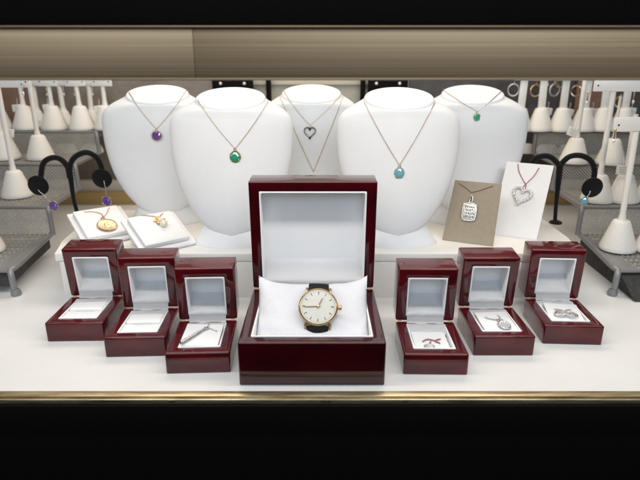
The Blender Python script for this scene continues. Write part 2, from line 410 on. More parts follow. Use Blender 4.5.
def strap(sz, pts):
    bm = bmesh.new(); q = spline(pts, 6); prev = None
    for i, p in enumerate(q):
        hw = .89-.10*i/len(q); row = [bm.verts.new((x, p[1]+.07*(abs(x)/hw)**3, sz*p[2])) for x in [hw*(2*k/8-1) for k in range(9)]]
        if prev:
            for k in range(8): bm.faces.new((prev[k], prev[k+1], row[k+1], row[k]))
        prev = row
    bmesh.ops.solidify(bm, geom=bm.faces[:], thickness=.2)
    o = obj('strap', bm, 'leather', w)
    return o
strap(1, [(0,.22,1.5),(0,.30,1.85),(0,.62,2.25),(0,1.2,2.55),(0,2.0,2.7)])
strap(-1, [(0,.22,1.5),(0,.32,1.9),(0,.6,2.4),(0,1.0,2.85),(0,1.6,3.15)])

# ------------------------------------------------------------------ busts
BASE_SECT = [  # z, half width, front y, half depth, tilt
 (.86,.5,-2.15,.32,0),(.97,1.05,-2.3,.5,0),(1.4,1.8,-2.5,.8,0),(2.5,3.15,-2.74,1.35,0),(4.2,4.55,-2.82,1.95,0),(6.4,5.68,-2.62,2.4,0),
 (9.1,6.42,-2.2,2.7,0),(11.4,6.66,-1.86,2.82,0),(12.8,6.66,-1.64,2.86,2),(13.65,6.42,-1.5,2.86,4),(14.2,5.95,-1.42,2.86,7),(14.62,5.32,-1.37,2.86,9),(14.92,4.7,-1.34,2.86,11.5),
 (15.14,4.2,-1.31,2.86,14),(15.3,3.92,-1.28,2.86,16.5),(15.45,3.78,-1.24,2.86,19)]
def bust(x, y, rot, label, wscale=1.0, nscale=1.0, sc=1.0, group='white necklace busts'):
    t = thing('necklace_bust', label, 'bust', (x, y, PZ), (0, 0, rot), group)
    sect = []
    prev = [Vector(s[:4]) for s in BASE_SECT]; ti = [Vector((s[4],0,0)) for s in BASE_SECT]
    A = spline([Vector((p[0],p[1],p[2])) for p in prev], 5); B = spline([Vector((p[3], q[0], 0)) for p, q in zip(prev, ti)], 5)
    bm = bmesh.new(); rings = []; N = 72
    rows = [(a.x, a.y, a.z, b.x, b.y) for a, b in zip(A, B)]
    z, w_, f, d, tl = rows[-1]; c = f+d
    for k in range(1, 6):                                   # rounded neck rim
        a = k/5*pi/2; ins = .30*(1-cos(a)); rows.append((z+.30*sin(a), w_-ins, f+ins, d-ins, tl))
    for z, w_, f, d, tl in rows:
        k_ = min(1, max(0, (15.3-z)/1.4)); ws = nscale+(wscale-nscale)*k_
        w_ *= ws; yc = f+d; ring_ = []
        for k in range(N):
            a = 2*pi*k/N; xx = w_*cos(a); yy = d*sin(a)
            p = 1-.10*max(0, -sin(a))*abs(cos(a))*2*k_       # slightly flatter chest
            yy *= p
            ring_.append(bm.verts.new((xx*sc, (yc+yy)*sc, (z+math.tan(radians(tl))*yy)*sc)))
        rings.append(ring_)
    for A_, B_ in zip(rings, rings[1:]):
        for k in range(N): bm.faces.new((A_[k], A_[(k+1)%N], B_[(k+1)%N], B_[k]))
    bm.faces.new(rings[0][::-1])
    top = rings[-1]; cen = Vector((0,0,0))
    for v in top: cen += v.co
    cen /= N; prev_ = top
    for f_ in (.93, .8, .5):
        cur = [bm.verts.new(cen+(v.co-cen)*f_+Vector((0,0,.05*(1-f_)))) for v in top]
        for k in range(N): bm.faces.new((prev_[k], prev_[(k+1)%N], cur[(k+1)%N], cur[k]))
        prev_ = cur
    bm.faces.new(prev_)
    bmesh.ops.recalc_face_normals(bm, faces=bm.faces)
    mw = T3((x, y, PZ)) @ RZ(rot)
    tmp = bm.copy(); xf(tmp, mw); bvh = BVHTree.FromBMesh(tmp); tmp.free()
    obj('torso', bm, 'bust', t, ang=60)
    bm = bmesh.new(); prof = [(4.6,0),(4.6,.12),(4.3,.5),(3.7,1.3),(3.3,2.4),(3.0,3.6)]
    lathe(bm, prof, 56, T3((0, -.55*sc, .01)), sx=sc, sy=sc*.52); obj('foot', bm, 'bust', t)
    return bvh
def on(bvh, px, py, off=.06):
    r = ray(px, py).normalized(); h = bvh.ray_cast(CAM, r)
    if h[0] is None: return None, None
    nn = h[1] if h[1].dot(r) < 0 else -h[1]
    return h[0]+nn*off, nn
def necklace(bvh, left, right, end, label, pend, chain_m='chain', r=.048, sag=2.0, over=None):
    """chain over the bust from the neck sides to the pendant, then the pendant"""
    p, nn = on(bvh, *end)
    t = thing('necklace', label, 'necklace', mtx=T3(p))
    inv = T3(-p)
    bm = bmesh.new()
    for s in (left, right):
        pts = []
        for i in range(25):
            f = i/24; px = s[0]+(end[0]-s[0])*f; py = s[1]+(end[1]-s[1])*f + sag*sin(pi*f)
            q, _ = on(bvh, px, py)
            if q is not None: pts.append(inv @ q)
        # run on over the shoulder to the back of the neck
        a = pts[0]; back = [a+Vector((.12 if s is left else -.12, .8, .12)), a+Vector((.8 if s is left else -.8, 2.0, -.1))]
        qq = back[::-1]+pts
        chain(bm, qq, r)
    obj('chain', bm, chain_m, t)
    if pend: pend(t, frame((0,0,0), (1,0,0), (nn+Vector((0,-.4,0))).normalized()))
    return t
def pend_drop(gm, w_, h_, metal='gold', halo=False, power=1, n=12, tip=0, dz=0):
    def f(t, m):
        b = obj('pendant', ringbm(bmesh.new(), .13, .04, m @ T3((0,-.03,-.12)), 14, 6), metal, t)
        bm = bmesh.new(); ringbm(bm, .5, .04, m @ T3((0,-.04,-.28-h_/2)), 28, 6, sx=w_*1.05, sz=h_*1.05)
        for a in (45,135,225,315): sph(bm, m @ Vector((cos(radians(a))*w_*.5, -.14, sin(radians(a))*h_*.5-.28-h_/2)), .06, 8)
        obj('setting', bm, metal, b)
        bm = bmesh.new(); gem(bm, w_, h_, .38, n, m @ T3((0,-.12,-.28-h_/2)), power, tip); obj('gemstone', bm, gm, b, smooth=False)
        if halo:
            bm = bmesh.new()
            for k in range(14):
                a = 2*pi*k/14; gem(bm, .18, .18, .14, 8, m @ T3((cos(a)*w_*.62, -.1, sin(a)*h_*.62-.28-h_/2)))
            obj('accent_stones', bm, 'crystal', b, smooth=False)
    return f
def heart_pts(w_, h_, n=40):
    out = []
    for k in range(n):
        a = 2*pi*k/n; out.append(Vector((16*sin(a)**3/32*w_, 0, (13*cos(a)-5*cos(2*a)-2*cos(3*a)-cos(4*a))/29*h_)))
    return out
def pend_heart(w_, h_, metal, stone, r=.09, stones=18, drop=.3, alt=None):
    def f(t, m):
        b = obj('pendant', ringbm(bmesh.new(), .15, .045, m @ T3((0,-.03,-.14)), 14, 6), metal, t)
        mm = m @ T3((0,-.09,-drop-h_*.42)); bm = bmesh.new(); tube(bm, [mm @ p for p in heart_pts(w_, h_)], r, 8, closed=True); obj('heart_frame', bm, metal, b)
        P = heart_pts(w_, h_, stones)
        for nm, idx in ((stone, range(0, stones, 2)), (alt or stone, range(1, stones, 2))):
            bm = bmesh.new()
            for k in idx: gem(bm, r*1.9, r*1.9, .16, 8, mm @ T3(P[k]+Vector((0,-r*.8,0))))
            obj('accent_stones', bm, nm, b, smooth=False)
    return f
# back row
bc = bust(0.4+(313.5-320)/530*69, 31.5, 0, 'white bust at back centre wearing a dark stone heart and a long chain', .92)
bl = bust(-19.1, 29.5, radians(8), 'white necklace bust at the back left, wearing a purple stone pendant', 1.02)
br = bust(19.15, 29.5, radians(-8), 'white bust at back right wearing a small green stone high near the neck', 1.02)
fl = bust(-9.0, 21.0, 0, 'white necklace bust in front on the left, wearing a bright green stone pendant')
fr = bust(9.15, 21.0, 0, 'white necklace bust in front on the right, wearing a pale blue stone pendant')
necklace(fl, (198,101), (268,102), (235,148.5), 'fine chain necklace with a bright green oval stone on the front left bust', pend_drop('emerald', 1.05, 1.15, 'gold', n=8, tip=.35))
necklace(fr, (364.5,103), (434.5,103.5), (399.5,165), 'fine chain necklace with a pale blue stone pendant on the front right bust', pend_drop('aqua', .95, 1.1, 'silver', n=10, tip=.3))
necklace(bl, (129,93), (186,91), (156.5,129), 'fine chain necklace with a square purple stone set in gold', pend_drop('amethyst', 1.05, 1.05, 'gold', True, .7))
necklace(br, (444,91), (501,92), (477,111), 'short chain necklace with a small green oval stone on the back right bust', pend_drop('emerald', .75, .9, 'silver', n=12), sag=1)
necklace(bc, (284,92), (343,92), (310,125), 'fine chain necklace with an open heart of dark stones', pend_heart(1.35, 1.35, 'silver', 'darkstone', .1, 24, .3))
necklace(bc, (280,97), (344,94), (313.5,172), 'plain long gold chain hanging below the heart pendant on the back centre bust', None, 'gold', .042, 1)

# ------------------------------------------------------------------ pendant pads and cards
def slab(bm, mtx, w_, d_, h_, z): return box(bm, (0, 0, z), (w_, d_, h_), .12, 3, mtx)
def pad_stand(px, py, rz, label):
    c = at_z(px, py, 7.2)
    m = T3((c.x, c.y, 7.0)) @ RZ(rz) @ RX(radians(24))
    t = thing('pendant_pad', label, 'display pad', (c.x, c.y, PZ), (0,0,0), 'tilted white pendant pads'); inv = T3((-c.x, -c.y, -PZ))
    bm = bmesh.new(); slab(bm, inv @ m, 5.0, 5.0, .55, .1); top = obj('top_pad', bm, 'card_white', t)
    bm = bmesh.new(); slab(bm, inv @ m @ T3((.1, .0, 0)), 6.2, 6.0, .4, -.42); obj('under_pad', bm, 'card_white', t)
    bm = bmesh.new(); box(bm, (0, 1.0, .55), (4.6, 3.0, 1.0), .1, 2, RZ(rz)); box(bm, (0, 1.5, 1.2), (4.4, 1.4, .9), .1, 2, RZ(rz)); obj('support', bm, 'card_white', t)
    return m @ T3((0, 0, .40))
p1 = pad_stand(102.5, 221.5, radians(40), 'tilted white pad under a round gold coin pendant, behind the outer left ring boxes')
p2 = pad_stand(158, 228, radians(40), 'tilted white pad under a gold flower and pearl pendant')
def plane_at(mtx, px, py):
    inv = mtx.inverted(); o = inv @ CAM; d = inv.to_3x3() @ ray(px, py); s = -o.z/d.z; q = o+d*s; q.z = 0; return q
def flatchain(bm, mtx, pix, r=.05, inv=None, lift=.05):
    pts = [mtx @ (plane_at(mtx, *p)+Vector((0,0,lift))) for p in pix]
    if inv is not None: pts = [inv @ p for p in pts]
    return chain(bm, spline(pts, 6), r)
def face_frame(mtx, px, py, up=(0,1,0), lift=.06):
    """frame lying on a pad: -y axis is the pad normal"""
    q = mtx @ (plane_at(mtx, px, py)+Vector((0,0,lift))); R3 = mtx.to_3x3()
    return frame(q, R3 @ Vector((1,0,0)), R3 @ Vector((0,0,1)))
# coin pendant
fm = face_frame(p1, 107, 226); t = thing('coin_pendant', 'round gold coin pendant on a short chain lying on the tilted pad', 'pendant', mtx=fm); inv = fm.inverted()
bm = bmesh.new(); lathe(bm, [(1.0,-.02),(1.04,.03),(1.0,.1),(.9,.12),(.82,.08)], 40, LT); coin = obj('coin', bm, 'coin', t)
bm = bmesh.new(); ringbm(bm, 1.0, .1, T3((0,-.06,0)), 40, 8)
for k in range(28): sph(bm, (cos(2*pi*k/28)*1.0, -.14, sin(2*pi*k/28)*1.0), .075, 6)
obj('rope_rim', bm, 'rosegold', t)
bm = bmesh.new(); t_ = bmesh.new(); bmesh.ops.create_uvsphere(t_, u_segments=12, v_segments=8, radius=1); join(bm, t_, T3((-.05,-.1,.12)) @ Matrix.Diagonal((.26,.08,.32,1)))
t_ = bmesh.new(); bmesh.ops.create_uvsphere(t_, u_segments=12, v_segments=8, radius=1); join(bm, t_, T3((.05,-.09,-.3)) @ Matrix.Diagonal((.4,.07,.26,1))); obj('raised_head', bm, 'coin', coin)
bm = bmesh.new(); ringbm(bm, .24, .07, T3((0,-.08,1.28)), 16, 8, sx=.7); obj('bail', bm, 'gold', t)
bm = bmesh.new(); flatchain(bm, p1, [(84,212),(93,212),(101,214),(103.5,217.5)], .05, inv); flatchain(bm, p1, [(103.5,217.5),(107,213),(109,208)], .05, inv); obj('chain', bm, 'rosegold', t)
# flower pendant
fm = face_frame(p2, 160, 222); t = thing('flower_pendant', 'small gold flower pendant with a pearl drop lying on the tilted pad', 'pendant', mtx=fm); inv = fm.inverted()
bm = bmesh.new()
for k in range(5):
    a = 2*pi*k/5+.3; t_ = bmesh.new(); bmesh.ops.create_uvsphere(t_, u_segments=10, v_segments=8, radius=1); join(bm, t_, T3((cos(a)*.42, -.06, sin(a)*.36+.1)) @ RY(-a) @ Matrix.Diagonal((.32,.09,.2,1)))
obj('petals', bm, 'gold', t)
bm = bmesh.new(); sph(bm, (0,-.14,.1), .17, 12); obj('centre_stone', bm, 'crystal', t)
bm = bmesh.new(); sph(bm, (.05,-.28,-.75), .42, 18); obj('pearl', bm, 'pearl', t)
bm = bmesh.new(); tube(bm, [(0,-.08,-.1),(.05,-.2,-.4)], .06, 8); ringbm(bm, .2, .06, T3((0,-.07,.66)), 14, 6); obj('bail', bm, 'gold', t)
bm = bmesh.new(); flatchain(bm, p2, [(140,215.5),(148,216),(156,217),(159,218)], .05, inv); flatchain(bm, p2, [(159,218),(161,215),(163,213.5)], .05, inv); obj('chain', bm, 'rosegold', t)

def easel_card(BL, BR, TL, TR, lean, m, name, label):
    b0 = at_z(*BL, PZ+.02); b1 = at_z(*BR, PZ+.02); x = (b1-b0).normalized(); nb = Vector((-x.y, x.x, 0)).normalized()
    zz = (Vector((0,0,1))*cos(lean)+nb*sin(lean)); n_ = x.cross(zz)          # n_ points to the front or back
    if n_.y > 0: n_ = -n_
    mt = Matrix((x, zz, n_)).transposed().to_4x4(); mt.translation = b0
    q = [plane_at(mt, *p) for p in (BL, BR, TR, TL)]
    t = thing(name, label, 'display card', mtx=mt, group='pendant display cards')
    bm = bmesh.new(); th = .14
    a = [bm.verts.new((p.x, p.y, 0)) for p in q]; b = [bm.verts.new((p.x, p.y, -th)) for p in q]
    bm.faces.new(a); bm.faces.new(b[::-1])
    for k in range(4): bm.faces.new((a[k], b[k], b[(k+1)%4], a[(k+1)%4]))
    bmesh.ops.bevel(bm, geom=bm.edges[:], offset=.04, segments=2, affect='EDGES'); obj('face_panel', bm, m, t)
    bm = bmesh.new(); cx_ = (q[0].x+q[1].x)/2; hh = (q[2].y+q[3].y)/2
    top_ = Vector((cx_, hh*.75, -th)); ft = mt.inverted() @ (mt @ Vector((cx_, 0, 0)) + nb*2.2*1.6); ft = Vector(ft)
    d = (ft-top_); tube(bm, [top_, top_+d*.5, top_+d], .25, 6); obj('easel_leg', bm, m, t)
    return mt, t
c1, t1 = easel_card((442,240),(493,246.5),(455,180),(502,184), radians(20), 'card_taupe', 'pendant_card', 'taupe easel card standing upright behind a silver tag pendant')
c2, t2 = easel_card((489.5,234),(536.5,240),(507,161.5),(554,165.5), radians(20), 'card_white', 'pendant_card', 'white easel card standing upright behind a silver heart pendant')
# tag pendant on the taupe card
fm = face_frame(c1, 469.5, 212); t = thing('tag_pendant', 'silver engraved tag pendant hanging on the taupe card', 'pendant', mtx=fm); inv = fm.inverted()
bm = bmesh.new(); box(bm, (0,-.06,0), (1.5,.12,1.95), .05, 2); tp = obj('plate', bm, 'silver', t)
bm = bmesh.new()
for (x0,z0) in ((-.78,-1),(.78,-1)): pass
P = [Vector((sx*.72, -.1, z)) for sx, z in ((-1,-.75),(-1,.75))]
rim = [Vector((.74*math.copysign(abs(cos(a))**.45, cos(a)), -.12, .97*math.copysign(abs(sin(a))**.45, sin(a)))) for a in [2*pi*k/48 for k in range(48)]]
tube(bm, rim, .09, 6, closed=True); obj('beaded_rim', bm, 'silver', t)
bm = bmesh.new(); rr = random.Random(3)
for row, z in enumerate((.56,.2,-.16,-.52)):
    x = -.5+.1*(row % 2)
    while x < .48:
        ww = rr.uniform(.06,.13)
        box(bm, (x+ww/2, -.14, z), (.06, .04, .22)); 
        if rr.random() < .75: box(bm, (x+ww/2+.03, -.135, z+rr.choice((-.07,0,.07))), (.10, .04, .055))
        x += ww+.09
obj('engraved_lettering', bm, 'ink', tp)
bm = bmesh.new(); ringbm(bm, .26, .09, T3((0,-.08,1.38)), 18, 8, sx=.62, sz=1.75); obj('bail', bm, 'silver', t)
bm = bmesh.new(); flatchain(bm, c1, [(459,183.5),(465,187.5),(471.5,192.5)], .05, inv); flatchain(bm, c1, [(471.5,192.5),(480,190.5),(493,186)], .05, inv); obj('chain', bm, 'rosegold', t)
# heart pendant on the white card
fm = face_frame(c2, 521, 197); t = thing('heart_pendant', 'open silver heart pendant on a pink cord hanging on the white card', 'pendant', mtx=fm); inv = fm.inverted()
pend_heart(2.0, 1.9, 'silver', 'crystal', .17, 26, .0)(t, RY(radians(14)) @ T3((0,0,1.0)))
bm = bmesh.new()
for pix in ([(518,164),(519,172),(523,180),(526,186),(523,192)], [(539,168),(534,176),(527,183),(522.5,188),(523,192)]): flatchain(bm, c2, pix, .055, inv)
obj('cord', bm, 'pink', t)

# ------------------------------------------------------------------ pieces lying in the ring boxes
m = pads['left_c']; fm = m @ RX(-pi/2) ; 
def lying(key, name, label, x=0, y=0, rz=0):
    mm = pads[key] @ T3((x, y, .02)) @ RZ(rz)
    # -y of the local frame is the pad normal, z runs up the pad
    R = Matrix(((1,0,0,0),(0,0,1,0),(0,-1,0,0),(0,0,0,1)))
    return thing(name, label, 'pendant', mtx=mm @ R, group='pieces lying in the ring boxes')
t = lying('left_c', 'bar_pendant', 'long slim silver bar pendant lying across the pad in a ring box', -.55, -.2, radians(-38))
bm = bmesh.new(); tube(bm, [(0,-.12,-1.5),(0,-.12,-.2),(0,-.12,1.05)], .13, 8, rf=lambda i: (.2,.16,.1)[i]); obj('bar', bm, 'silver', t)
bm = bmesh.new()
for k in range(9): gem(bm, .2, .2, .14, 8, T3((0,-.26,-1.35+k*.2)))
obj('accent_stones', bm, 'crystal', t, smooth=False)
bm = bmesh.new(); ringbm(bm, .17, .05, T3((0,-.1,1.2)), 14, 6); obj('bail', bm, 'silver', t)
bm = bmesh.new(); chain(bm, spline([(0,-.08,1.3),(.35,-.06,1.5),(1.0,-.06,1.55)], 6), .05); chain(bm, spline([(0,-.08,1.3),(-.2,-.06,1.65),(-.4,-.06,1.9)], 6), .05); obj('chain', bm, 'silver', t)
t = lying('right_a', 'stud_pendant', 'tiny round silver pendant with a pink chain lying in a ring box', 0, -.15)
bm = bmesh.new(); gem(bm, .62, .62, .4, 10, T3((-.25,-.15,-.7))); obj('gemstone', bm, 'crystal', t, smooth=False)
bm = bmesh.new(); ringbm(bm, .36, .08, T3((-.25,-.1,-.7)), 20, 6); tube(bm, [(-.25,-.1,-.4),(-.05,-.12,.02)], .08, 8); gem(bm, .3, .3, .2, 8, T3((-.6,-.12,-.55))); obj('setting', bm, 'silver', t)
bm = bmesh.new(); chain(bm, spline([(-.7,-.06,.15),(-.3,-.08,.42),(.2,-.08,.3),(.75,-.06,-.1),(.35,-.06,.22),(.9,-.06,.5)], 6), .06); obj('chain', bm, 'pink', t)
t = lying('right_b', 'cluster_pendant', 'oval silver cluster pendant with a chain lying on the pad in a ring box', .25, -.55)
bm = bmesh.new(); ringbm(bm, .5, .09, T3((.15,-.12,-.25)), 26, 8, sx=.95, sz=1.2); obj('setting', bm, 'silver', t)
bm = bmesh.new()
for k in range(12): gem(bm, .2, .2, .16, 8, T3((.15+cos(2*pi*k/12)*.36, -.18, -.25+sin(2*pi*k/12)*.45)))
for k in range(6): gem(bm, .2, .2, .16, 8, T3((.15+cos(2*pi*k/6)*.17, -.2, -.25+sin(2*pi*k/6)*.22)))
obj('cluster_stones', bm, 'crystal', t, smooth=False)
bm = bmesh.new(); ringbm(bm, .2, .07, T3((.1,-.1,.52)), 16, 6); gem(bm, .25, .25, .18, 8, T3((-.1,-.12,.62))); obj('bail', bm, 'silver', t)
bm = bmesh.new(); chain(bm, spline([(.1,-.08,.65),(-.4,-.08,.75),(-.85,-.08,.95),(-1.1,-.08,1.2)], 6), .06); chain(bm, spline([(.1,-.08,.65),(.25,-.08,.9),(.2,-.08,1.4)], 6), .04); obj('chain', bm, 'silver', t)
t = lying('right_c', 'looped_pendant', 'looped silver pendant set with small stones lying on the pad in a ring box', 0, -.45)
bm = bmesh.new()
for s_ in (-1, 1): tube(bm, spline([(s_*.05,-.1,.25),(s_*.75,-.14,.3),(s_*.95,-.14,-.25),(s_*.35,-.2,-.4),(-s_*.3,-.24,-.15)], 8), .1, 8)
obj('loops', bm, 'silver', t)
bm = bmesh.new()
for k in range(8): gem(bm, .19, .19, .15, 8, T3((-.7+k*.2, -.27, -.45+.3*sin(k*.7))))
obj('accent_stones', bm, 'crystal', t, smooth=False)
bm = bmesh.new(); chain(bm, spline([(0,-.1,.25),(-.1,-.08,.7),(-.8,-.06,.85)], 6), .06); chain(bm, spline([(0,-.1,.25),(.2,-.08,.7),(.75,-.06,.95)], 6), .06); obj('chain', bm, 'silver', t)

# ------------------------------------------------------------------ mesh risers
TIERS = [(17.6, 31.0, 2.8), (31.0, 42.0, 6.5), (42.0, 52.5, 10.2), (52.5, 63.5, 13.8)]
def lattice(bm, o, ex, ey, w_, h_, cw, ch, t_, dn, dp):
    """expanded-metal panel: two families of bars; o corner, ex/ey unit axes, dn normal, dp depth of each strand"""
    o, ex, ey, dn = map(Vector, (o, ex, ey, dn)); sl = ch/cw
    for sgn in (1, -1):
        L = h_/sl; x = -L
        while x < w_+L:
            a = Vector((x, 0)); b = Vector((x+L*sgn, h_)) if sgn > 0 else Vector((x-L, h_))
            # clip to 0..w_
            p, q = (a, b) if a.x < b.x else (b, a)
            if q.x > 0 and p.x < w_:
                if p.x < 0: p = p+(q-p)*((0-p.x)/(q.x-p.x))
                if q.x > w_: q = p+(q-p)*((w_-p.x)/(q.x-p.x))
                P_, Q_ = o+ex*p.x+ey*p.y, o+ex*q.x+ey*q.y
                d = (Q_-P_)
                if d.length > .05:
                    d.normalize(); s = d.cross(dn).normalized()*t_/2; n_ = dn*dp/2
                    v = [bm.verts.new(c) for c in (P_-s-n_, P_+s-n_, P_+s+n_, P_-s+n_, Q_-s-n_, Q_+s-n_, Q_+s+n_, Q_-s+n_)]
                    for f in ((0,1,2,3),(4,7,6,5),(0,4,5,1),(1,5,6,2),(2,6,7,3),(3,7,4,0)): bm.faces.new([v[k] for k in f])
            x += cw
    return bm
def riser(side, label):
    t = thing('mesh_riser', label, 'riser', (side*35, 17.6, 0), (0,0,0), 'stepped grey mesh risers'); O = Vector((-side*35, -17.6, 0))
    xi = [33.4, 35.2, 36.0, 36.6]; xo = 66
    for k, (y0, y1, z) in enumerate(TIERS):
        xq = xi[min(k+1, 3)]+.5; x0, x1 = (xq, xo) if side > 0 else (-xo, -xq); w_ = x1-x0
        bm = bmesh.new(); lattice(bm, Vector((x0, y0, z))+O, (1,0,0), (0,1,0), w_, y1-y0, .62, 2.6, .13, (0,0,1), .16)
        obj('tread', bm, 'mesh', t, smooth=False)
        bm = bmesh.new(); xn = xi[min(k+1, 3)]
        def plate(q): prism(bm, [(side*a+O.x, b+O.y) for a, b in (q if side > 0 else q[::-1])], z-.09, z+.05, .02)
        plate([(xi[k]+.1, y0+.35), (xo, y0+.35), (xo, y0+.95), (xi[k]+.25, y0+.95)]); plate([(xi[k]+.27, y0+.96), (xq+.3, y0+.96), (xq+.3, y1-.1), (xn-.05, y1-.1)])
        obj('rim_plate', bm, 'tube', t)
        if k:
            zb = TIERS[k-1][2]
            bm = bmesh.new(); lattice(bm, Vector((xi[k] if side > 0 else -xo, y0, zb))+O, (1,0,0), (0,0,1), xo-xi[k], z-zb, .46, .46, .095, (0,1,0), .07)
            obj('riser_panel', bm, 'mesh_light', t, smooth=False)
        # tube frame: along the inner side, down the front corner, and along the front
        bm = bmesh.new(); xin = side*xi[k]; nx = side*(xi[k+1] if k+1 < len(xi) else xi[k]); zf = TIERS[k-1][2] if k else 0
        pts = [(nx, y1, z), (xin, y0+2.2, z), (xin, y0+.5, z-.05), (xin-side*.25, y0, z-.6), (xin-side*.35, y0-.1, zf+.5), (xin-side*.35, y0-.15, zf)]
        tube(bm, [p+O for p in spline(pts, 6)], .33, 10); obj('side_tube', bm, 'tube', t)
        bm = bmesh.new(); tube(bm, [Vector((xin, y0+.1, z))+O, Vector((side*xo, y0+.1, z))+O], .24, 10); obj('front_tube', bm, 'tube', t)
    # dark skirt under the lowest tread
    bm = bmesh.new(); z = TIERS[0][2]
    a = [Vector(p)+O for p in ((side*35.3, 30.6, z-.25), (side*33.6, 18.2, z-.25), (side*xo, 18.2, z-.25))]
    b = [Vector(p)+O for p in ((side*35.3, 30.6, z-1.7), (side*33.7, 17.9, z-1.9), (side*xo, 14.0, .12))]
    if side > 0: b[1] = Vector((34.3, 15.6, .12))+O; b[0] = Vector((35.0, 30.4, .12))+O
    A_ = [bm.verts.new(p) for p in a]; B_ = [bm.verts.new(p) for p in b]
    for k in range(2): bm.faces.new((A_[k], A_[k+1], B_[k+1], B_[k]))
    bmesh.ops.solidify(bm, geom=bm.faces[:], thickness=.1); obj('skirt', bm, 'skirt', t, smooth=False)
    bm = bmesh.new(); lathe(bm, [(.5,.02),(.55,.3),(.42,.7)], 16, T3(Vector((side*32.9, 17.5, 0))+O)); obj('rubber_foot', bm, 'tube', t)
    return t
riser(-1, 'stepped grey wire mesh riser at the left side holding white earring stands')
riser(1, 'stepped grey wire mesh riser at the right side holding white earring stands')

# ------------------------------------------------------------------ white earring T stands
def cone_bm(h=3.7, rb=2.05, rt=.9):
    bm = bmesh.new(); lathe(bm, [(rb-.25,0),(rb-.05,.06),(rb,.28),(rb-.06,.55),(rt+.12,h-.35),(rt-.02,h-.1),(rt-.2,h)], 32); return bm
def earring_stand(px, py, z, H, bar, label, post_w=.34, flat=False, sc=1.0, bar_off=0.0, group='white earring stands'):
    p = at_z(px, py, z); t = thing('earring_stand', label, 'earring stand', (p.x, p.y, z+.1), (random.uniform(-.02,.02),random.uniform(-.025,.025),random.uniform(-.15,.15)), group)
    obj('cone_base', cone_bm(3.7*sc, 2.05*sc, .92*sc), 'cone', t)
    bm = bmesh.new()
    if flat: box(bm, (0, 0, (H+3.4*sc)/2), (1.15, .35, H-3.4*sc), .06)
    else: lathe(bm, [(post_w*1.5,3.4*sc),(post_w*1.15,4.1*sc),(post_w,4.6*sc),(post_w,H)], 14)
    obj('post', bm, 'post', t)
    if bar:
        bm = bmesh.new(); box(bm, (bar_off, -.3, H-.1), (bar, .3, 1.55), .08, 2); cb = obj('crossbar', bm, 'post', t)
        bm = bmesh.new()
        for s in (-1, 1): lathe(bm, [(.11,0),(.11,.04)], 10, T3((bar_off+s*(bar/2-.5), -.455, H-.15)) @ RX(pi/2))
        obj('pin_hole', bm, 'ink', cb)
    return p
def price_tag(p, w_, h_, rz, label, group='white paper price tags'):
    """small tag on a thread; p world point of its centre"""
    t = thing('price_tag', label, 'price tag', mtx=T3(p) @ RY(rz) @ RX(radians(-10)), group=group)
    bm = bmesh.new(); box(bm, (0,0,0), (w_, .05, h_), .02); o = obj('paper', bm, 'tag', t)
    bm = bmesh.new()
    for k in range(3): box(bm, (-w_*.05, -.035, h_*(.25-.22*k)), (w_*(.6-.12*k), .012, h_*.07))
    obj('printed_lines', bm, 'pale', o)
    bm = bmesh.new(); tube(bm, [(0, 0, h_/2-.02), (.1, .05, h_/2+.5), (.05, .2, h_/2+1.0)], .03, 5); obj('thread', bm, 'tag', t)
def hoop(p, R, m, label, rz=.5, group='hoop earrings on the back stands'):
    t = thing('hoop_earring', label, 'earring', mtx=T3(p) @ RZ(rz), group=group)
    bm = bmesh.new(); ringbm(bm, R, R*.19, None, 26, 8, sz=1.1); obj('hoop', bm, m, t)
    bm = bmesh.new(); tube(bm, [(0,0,R*1.05),(0,.1,R*1.5),(0,.3,R*1.65)], .06, 6); obj('hook', bm, m, t)
z1, z2, z3, z4 = [q[2]+.1 for q in TIERS]
# right hand side, front to back
earring_stand(617, 250, z1, 15.0, 6.4, 'foremost white earring stand with T post on the right riser', bar_off=.3)
earring_stand(652, 252, z1, 13, 6, 'white earring stand on the lowest step, cut off by the right frame edge')
earring_stand(596, 202, z2, 15.2, 7.6, 'white earring stand with a wide crossbar right under the top rail on the right', bar_off=1.2)
earring_stand(622, 202, z2, 11.5, 0, 'white cone stand with a price tag beside its post, on the second right step')
earring_stand(649, 202, z2, 11.5, 0, 'white cone stand at the right frame edge on the second step')
earring_stand(573, 163.5, z3, 14.5, 0, 'white cone stand with a price tag at its top, behind the right black stand')
earring_stand(609.5, 164.5, z3, 9.6, 0, 'white cone stand under the lower crossbar on the third step of the right riser', post_w=.2)
nm = ['nearest the back right bust', 'second from the back right bust', 'third from the back right bust', 'fourth from the back right bust', 'fifth from the back right bust', 'at the right frame edge']
for i, px in enumerate((518, 539, 560, 581.5, 601, 621)):
    earring_stand(px, 131.5, z4, 8.9, 3.6, 'cream earring stand in the right back row, ' + nm[i], flat=True, sc=1.0)
# left hand side
earring_stand(18, 197, z2, 15.6, 8.8, 'white earring stand on the second step of the left riser, nearest the black stand', bar_off=.3)
earring_stand(-13, 252, z1, 11, 0, 'white cone stand at the left frame edge on the lowest step')
earring_stand(41.5, 159.5, z3, 15.0, 0, 'white cone stand right above the left black earring stand')
earring_stand(6, 159.5, z3, 14.5, 0, 'white cone stand on the third left step, at the frame edge', sc=1.1)
nm = ['at the left frame edge', 'behind the third step cones', 'in the middle of the row', 'nearest the back left bust', 'half hidden by the back left bust']
for i, px in enumerate((0, 27, 55, 83, 108)):
    earring_stand(px, 130, z4, 7.9, 3.4, 'cream earring stand in the left back row, ' + nm[i], post_w=.36, sc=1.05)
for i, px in enumerate((39, 66, 93)):
    earring_stand(px, 126.5, z4, 7.8, 3.4, 'thin post earring stand at the far left back, ' + ('behind the leftmost cones', 'between two cream cones', 'right of the last whole cone')[i], post_w=.42, sc=.75)
